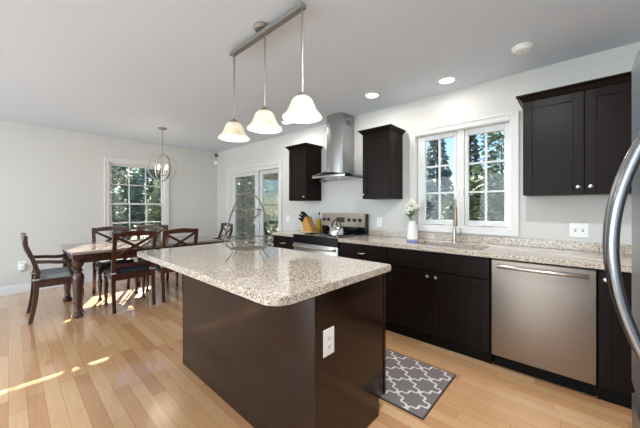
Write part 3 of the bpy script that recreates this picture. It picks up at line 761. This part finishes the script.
def make_chair(arms, cush, label, group=None):
    t = thing('dining_armchair' if arms else 'dining_chair', (0, 0, 0), label, 'chair', group)
    hw = .235 if arms else .215
    m = MB(); hs = hw + .015
    m.prism([(-hw + .02, -.205), (hw - .02, -.205), (hs, .205), (-hs, .205)], 'z', .438, .458, .006); m.build('seat', M['dwood'], t)
    m = MB()
    m.bar((-hw + .02, -.2, .408), (hw - .02, -.2, .408), .022, .06); m.bar((-hs + .02, .19, .408), (hs - .02, .19, .408), .022, .06)
    for s in (-1, 1): m.bar((s * (hw - .012), -.2, .408), (s * (hs - .015), .19, .408), .022, .06)
    m.build('seat_rail', M['dwood'], t)
    def back_pt(z):   # y of the rear post at height z
        if arms and z > .44: return -.205 - .085 * ((z - .44) / .53) ** 1.4 + .022 * math.sin((z - .44) / .53 * 2 * PI)
        if z < .44: return -.205 - .05 * ((.44 - z) / .44) ** 2
        return -.205 - .085 * ((z - .44) / .53) ** 1.4
    for s in (-1, 1):
        zs = [0, .1, .22, .34, .44, .55, .7, .85, .965]
        MB().sweep([(s * (hw - .0), back_pt(z), z) for z in zs], [(.036, .034), (.036, .036), (.038, .04), (.042, .044), (.044, .046), (.042, .042), (.042, .038), (.042, .034), (.04, .03)], (1, 0, 0)).build('rear_leg', M['dwood'], t)
    for s in (-1, 1): turned(MB(), s * (hw - .0), .178, .437, .027, 12).build('front_leg', M['dwood'], t)
    # crest rail with a gentle arch and bowed back
    m = MB(); n = 15; rows = []
    for q in srange(n):
        x = (hw + .018) * (2 * q - 1); bow = -.018 * (1 - (2 * q - 1) ** 2); w2 = (2 * q - 1)
        zt = .974 + .010 * math.cos(w2 * PI); zb_ = .908 + .010 * math.cos(w2 * PI * .5)
        yt, yb = back_pt(.97) + bow, back_pt(.905) + bow
        rows.append([m.bm.verts.new(p) for p in ((x, yb - .012, zb_), (x, yb + .012, zb_), (x, yt + .012, zt), (x, yt - .012, zt))])
    for a_, b_ in zip(rows, rows[1:]): m.bridge(a_, b_)
    m.bm.faces.new(rows[0][::-1]); m.bm.faces.new(rows[-1]); m.build('crest_rail', M['dwood'], t)
    def bow_rail(z, h): 
        m = MB(); m.sweep([((hw - .01) * (2 * q - 1), back_pt(z) - .014 * (1 - (2 * q - 1) ** 2), z) for q in srange(9)], (h, .018), (0, 0, 1)); return m
    bow_rail(.66, .03).build('lower_rail', M['dwood'], t)
    for s in (-1, 1):
        MB().sweep([(s * (hw - .012) * (2 * q - 1), back_pt(.672 + .23 * q) - .014 * (1 - (2 * q - 1) ** 2) + s * .004, .672 + .24 * (q if s > 0 else q)) for q in srange(9)], (.014, .032), (0, 1, 0)).build('cross_slat', M['dwood'], t)
    bow_rail(.56, .04).build('lumbar_rail', M['dwood'], t)
    if arms:
        for s in (-1, 1):
            x = s * (hw + .005)
            a = MB().sweep([(x, back_pt(.68) + .01, .67), (x + s * .012, -.1, .66), (x + s * .02, -.03, .648), (x + s * .02, .04, .645), (x + s * .02, .088, .652)], [(.036, .036), (.042, .036), (.05, .036), (.056, .038), (.052, .032)], (1, 0, 0)).build('arm', M['dwood'], t)
            MB().tube([(x + s * .012, .07, .64), (x + s * .008, .065, .56), (x, .10, .46), (x, .13, .41)], [.016, .014, .017, .016], 10).build('arm_support', M['dwood'], a)
    m = MB(); m.prism(rrect(-hw + .025, hw - .025, -.19, .19, (.04,) * 4), 'z', .4585, .5085 if arms else .498, .014)
    c = m.build('cushion', cush, t)
    for s in (-1, 1):
        x = s * hw
        MB().box(x - .026, x + .026, -.24, -.178, .462, .482, .006).build('tie', M['tie'], c)
    return t
def place(t, x, y, rz): t.location = (x, y, 0); t.rotation_euler = (0, 0, R(rz)); return t
proto = make_chair(False, M['cushion'], 'dark cross-back dining chair on the near side of the table, closest to the camera', 'side chairs around the dining table')
A = place(proto, -3.85, -2.155, 90)
for (x, y, rz, lb) in ((-3.85, -1.607, 90, 'dark cross-back dining chair on the near side of the table, half behind the island top'),
                       (-4.50, -2.165, -90, 'dark cross-back dining chair on the window side, left one of two'),
                       (-4.50, -1.59, -90, 'dark cross-back dining chair on the window side, right one of two')):
    c = copy_tree(proto); place(c, x, y, rz); c['label'] = lb
ac = make_chair(True, M['cushion_pale'], 'dark dining armchair with grey cushion at the near left end of the table', 'armchairs at the table ends')
place(ac, -4.15, -2.81, 0)
c = copy_tree(ac); place(c, -4.45, -.73, 172); c['label'] = 'dark dining armchair at the far table end beside the patio door'

# ------------------------------------------------------------------ ceiling fixtures
PY = -2.03
t = thing('pendant_light', (-1.11, PY, HC), 'three-shade pendant light on a steel bar over the island', 'pendant light')
MB().lathe((-1.11, PY, HC), [(.062, 0), (.062, -.012), (.05, -.024), (.02, -.026)], 24).build('canopy', M['rod'], t)
MB().box(-1.515, -.695, PY - .022, PY + .022, HC - .062, HC - .032, .003).box(-1.125, -1.095, PY - .012, PY + .012, HC - .034, HC - .02).build('bar', M['rod'], t)
for x in (-1.478, -1.083, -.712):
    MB().tube([(x, PY, HC - .06), (x, PY, 1.955)], .0065, 8).build('rod', M['rod'], t)
    MB().lathe((x, PY, 1.928), [(.034, 0), (.035, .008), (.03, .02), (.016, .031), (.008, .036)], 20).build('cap', M['bronze'], t)
    prof = [(.034, 1.934), (.05, 1.929), (.062, 1.916), (.071, 1.897), (.079, 1.873), (.09, 1.85), (.106, 1.831), (.119, 1.819), (.123, 1.812)]
    prof += [(r - .005, z - .001) for r, z in reversed(prof)]
    sh = MB().lathe((x, PY, 0), [(r, z) for r, z in prof], 32, True).build('shade', M['shade'], t, smooth=60)
    MB().ball((x, PY, 1.85), .03, 14, 10, (1, 1, 1.15)).build('bulb', M['bulb'], sh)
    l = bpy.data.lights.new('bulb_light', 'POINT'); l.energy = .8; l.color = (1, .88, .72); l.shadow_soft_size = .03
    lo = bpy.data.objects.new('bulb_light', l); COL.objects.link(lo); lo.location = (x, PY, 1.78)
for k, (x, y, lb) in enumerate(((-1.19, -.486, 'lit round recessed ceiling light nearest the range hood'), (-.445, -.309, 'lit round recessed ceiling light in front of the sink window'), (-2.655, -.465, 'lit round recessed ceiling light half behind the right pendant shade'),
        (.25, -1.9, 'added out-of-view recessed fill light beside the fridge'), (.3, -3.9, 'added unseen recessed fill light behind the camera on the right'),
        (-.7, -4.7, 'added unseen recessed fill light behind the camera in the middle'), (-2.6, -5.2, 'added unseen recessed fill light nearest the dining wall'))):  # last four are out-of-view lamps added to brighten the room
    t = thing('recessed_light', (x, y, HC), lb, 'ceiling light', 'recessed ceiling lights')
    MB().lathe((x, y, HC), [(.085, -.001), (.085, -.006), (.066, -.01), (.062, -.001)], 28, True).build('trim_ring', M['plate'], t)
    MB().lathe((x, y, HC), [(.062, -.001), (.062, -.005), (.02, -.0055)], 24).build('lens', M['canlight'], t)
    l = bpy.data.lights.new('can_light', 'AREA'); l.shape = 'DISK'; l.size = .12; l.energy = (3.4, 1.1, 4.6, 19, 8, 4, 3)[k]; l.color = (1, .97, .93) if k < 3 else (.93, .96, 1)
    lo = bpy.data.objects.new('can_light', l); COL.objects.link(lo); lo.location = (x, y, HC - .02)
t = thing('smoke_detector', (.186, -.511, HC), 'white round smoke detector on the ceiling', 'smoke detector')
MB().lathe((.186, -.511, HC), [(.068, 0), (.068, -.01), (.062, -.014), (.062, -.02), (.05, -.034), (.02, -.036)], 28).build('body', M['plate'], t)
MB().lathe((.186, -.511, HC - .036), [(.012, 0), (.01, -.003)], 12).build('button', M['white'], t)
# corner motion sensor pieces
t = thing('motion_sensor', (XD + .03, -.03, 2.28), 'small white sensor in the room corner by the patio door', 'sensor')
MB().prism([(XD + .0005, -.0005), (XD + .0005, -.06), (XD + .03, -.06), (XD + .06, -.03), (XD + .06, -.0005)], 'z', 2.25, 2.33, .006).build('housing', M['plate'], t)
t = thing('corner_speaker', (XD + .03, -.03, HC - .1), 'small dark speaker high in the room corner', 'speaker')
MB().prism([(XD + .0005, -.0005), (XD + .0005, -.055), (XD + .03, -.055), (XD + .055, -.03), (XD + .055, -.0005)], 'z', HC - .10, HC - .035, .005).build('housing', M['sensor'], t)

# chandelier
CX, CY, CZ = -4.348, -1.585, 1.895
t = thing('orb_chandelier', (CX, CY, HC), 'steel orb chandelier with candle bulbs over the dining table', 'chandelier')
MB().lathe((CX, CY, HC), [(.065, 0), (.065, -.012), (.045, -.026), (.012, -.03)], 24).build('canopy', M['rod'], t)
MB().tube([(CX, CY, HC - .028), (CX, CY, CZ + .205)], .006, 8).build('rod', M['rod'], t)
def flat_ring(R0, ang, tilt, w_=.020, th=.004, mat='rod', name='ring'):
    m = MB(); n = 48; rows = []
    rot = Matrix.Rotation(R(ang), 3, 'Z') @ Matrix.Rotation(R(tilt), 3, 'Y')
    for i in range(n):
        a = 2 * PI * i / n; d = Vector((math.cos(a), 0, math.sin(a))); ax_ = Vector((0, 1, 0))
        rows.append([m.bm.verts.new(Vector((CX, CY, CZ)) + rot @ (d * (R0 + e * th / 2) + ax_ * f * w_ / 2)) for e, f in ((-1, -1), (1, -1), (1, 1), (-1, 1))])
    for i in range(n): m.bridge(rows[i], rows[(i + 1) % n])
    m.build(name, M[mat], t)
flat_ring(.210, 96, 0); flat_ring(.203, 12, 0); flat_ring(.213, 55, 0, .014)
MB().tube([(CX, CY, CZ + .21), (CX, CY, CZ - .11)], .006, 8).lathe((CX, CY, CZ - .12), [(.006, -.01), (.018, 0), (.022, .012), (.012, .02)], 14).build('stem', M['rod'], t)
for k in range(4):
    a = R(90 * k + 30); dx, dy = .075 * math.cos(a), .075 * math.sin(a)
    ar = MB().tube([(CX, CY, CZ - .105), (CX + dx * .5, CY + dy * .5, CZ - .12), (CX + dx, CY + dy, CZ - .095)], .005, 6).lathe((CX + dx, CY + dy, CZ - .095), [(.016, 0), (.018, .006), (.01, .008), (.01, .07)], 12).build('arm', M['rod'], t)
    MB().lathe((CX + dx, CY + dy, CZ - .024), [(.008, 0), (.014, .015), (.016, .03), (.01, .055), (.003, .072)], 12).build('bulb', M['candle'], ar)
l = bpy.data.lights.new('chandelier_light', 'POINT'); l.energy = 2; l.color = (1, .86, .66); l.shadow_soft_size = .2
lo = bpy.data.objects.new('chandelier_light', l); COL.objects.link(lo); lo.location = (CX, CY, CZ + .07)

# ------------------------------------------------------------------ outdoors
GZ = -.6
structure(MB().box(-60, 40, .16, 60, GZ - .1, GZ), 'ground', M['grass'], 'lawn outside')
structure(MB().box(-60, XD - .16, -40, .16, GZ - .1, GZ), 'ground', M['grass'], 'lawn beside the dining wall')
structure(MB().box(-5.9, -2.6, .16, 2.2, -.16, -.06), 'trim_deck', M['deck'], 'small grey deck outside the patio door')
def tree(x, y, h, r, kind, mat, label, n=1500, leaf=.16, base=.15):
    t = thing('evergreen_tree' if kind == 'cone' else 'leafy_tree', (x, y, GZ), label, 'tree', 'trees outside the windows')
    rnd = random.Random(int(x * 77 + y * 131)); m = MB()
    for k in range(n):
        a = rnd.uniform(0, 2 * PI)
        if kind == 'cone':
            q = 1 - math.sqrt(rnd.random()) ; z = h * (base + (1 - base) * q)
            tier = .72 + .28 * (1 - ((q * 9 + a * .16) % 1)); rad = r * (1 - q) * tier * rnd.uniform(.55, 1.05) + .04
            out = Vector((math.cos(a), math.sin(a), -.35))
        else:
            e = math.asin(rnd.uniform(-.9, 1)); d = rnd.uniform(.72, 1.08) * (1 + .16 * math.sin(5 * a + 3 * e))
            z = h * (base + 1) / 2 + d * math.sin(e) * h * (1 - base) / 2; rad = r * d * math.cos(e)
            out = Vector((math.cos(a), math.sin(a), rnd.uniform(-.6, .6)))
        c = Vector((x + rad * math.cos(a), y + rad * math.sin(a), GZ + z)); out.normalize()
        sd = out.cross(Vector((rnd.uniform(-1, 1), rnd.uniform(-1, 1), 1))).normalized(); L = leaf * rnd.uniform(.7, 1.4)
        v = [m.bm.verts.new(p) for p in (c - out * L * .5, c + sd * L * .38, c + out * L * .6, c - sd * L * .38)]
        m.bm.faces.new(v)
    me = bpy.data.meshes.new('foliage'); bmesh.ops.translate(m.bm, verts=m.bm.verts, vec=-Vector((x, y, GZ))); m.bm.to_mesh(me); m.bm.free(); me.materials.append(M[mat])
    o = bpy.data.objects.new('foliage', me); COL.objects.link(o); o.parent = t
    MB().tube([(x, y, GZ), (x + .03, y, GZ + h * .5), (x, y + .02, GZ + h * .9)], [.04 + h * .012, .03 + h * .007, .015], 8).build('trunk', M['trunk'], t)
    return t
TR = [ # x, y, h, r, kind, mat
 (-3.05, 6.6, 5.1, .95, 'cone', 'fol_blue', 'blue-green evergreen tree centred in the left sash of the sink window'),
 (-3.6, 4.2, 3.3, .7, 'cone', 'fol_mid', 'short green evergreen tree at the left edge of the sink window'),
 (-1.6, 4.9, 4.3, .75, 'cone', 'fol_dark', 'dark evergreen tree at the left of the right window sash'),
 (-.6, 6.5, 6.2, 1.05, 'leaf', 'fol_mid', 'tall green tree filling the right side of the sink window'),
 (-.95, 3.3, 2.5, .65, 'leaf', 'fol_mid', 'green bush low in the right sash of the sink window'),
 (-4.4, 9.8, 5.2, 1.5, 'cone', 'fol_dark', 'dark evergreen tree far behind the left window sash'),
 (-2.2, 12.5, 5.4, 1.6, 'cone', 'fol_blue', 'far blue-green evergreen tree behind the sink window trees'),
 (-.4, 9.4, 6.2, 1.4, 'cone', 'fol_dark', 'far tall dark evergreen tree on the right of the sink window'),
 (-6.75, 1.35, 5.0, 1.0, 'leaf', 'fol_light', 'green leafy tree close to the house corner, set to shade the patio door'),  # placed in the sun's path to keep sunlight out of the patio door
 (-9.1, 3.2, 4.8, 1.15, 'leaf', 'fol_pale', 'pale green leafy tree in the left patio door panel'),
 (-6.6, 4.1, 4.6, 1.1, 'cone', 'fol_pale', 'pale bluish evergreen tree in the right patio door panel'),
 (-4.75, 2.9, 3.6, .85, 'cone', 'fol_light', 'green evergreen tree at the right edge of the patio door'),
 (-12.2, 5.8, 6.5, 1.6, 'leaf', 'fol_light', 'large leafy tree far behind the left patio door panel'),
 (-8.6, 7.7, 6.8, 1.8, 'cone', 'fol_blue', 'tallest bluish evergreen tree far behind the patio door'),
 (-5.4, 6.7, 6.0, 1.0, 'cone', 'fol_blue', 'slim bluish evergreen tree behind the pale one at the patio door'),
 (-11.0, 1.1, 3.0, .8, 'leaf', 'fol_light', 'light green shrub outside the dining window on the right'),
 (-12.2, -1.3, 2.7, .8, 'leaf', 'fol_pale', 'pale bush outside the dining window on the left'),
 (-14.3, 3.2, 4.6, 1.15, 'leaf', 'fol_mid', 'mid-green tree far outside the dining window on the right'),
 (-16.0, .1, 4.3, 1.1, 'leaf', 'fol_pale', 'pale tree far outside the dining window in the middle'),
 (-14.6, -3.1, 3.8, 1.2, 'leaf', 'fol_mid', 'green tree far outside the dining window on the left'),
 (-17.6, 2.3, 4.6, .8, 'leaf', 'fol_pale', 'pale leafy tree in the centre of the dining window view'),
 (-20.6, 5.4, 6.0, 1.6, 'leaf', 'fol_light', 'far tall green tree beyond the dining window on the right'),
 (-21.4, 1.2, 6.0, 1.5, 'leaf', 'fol_blue', 'far tall bluish tree beyond the dining window in the middle'),
]
for q in TR: tree(*q, n=4200, leaf=.13 if abs(q[0]) < 9 else .2, base=.04)

for o in ORG:
    if 'org' in o: del o['org']
for o in bpy.data.objects:
    if 'org' in o: del o['org']
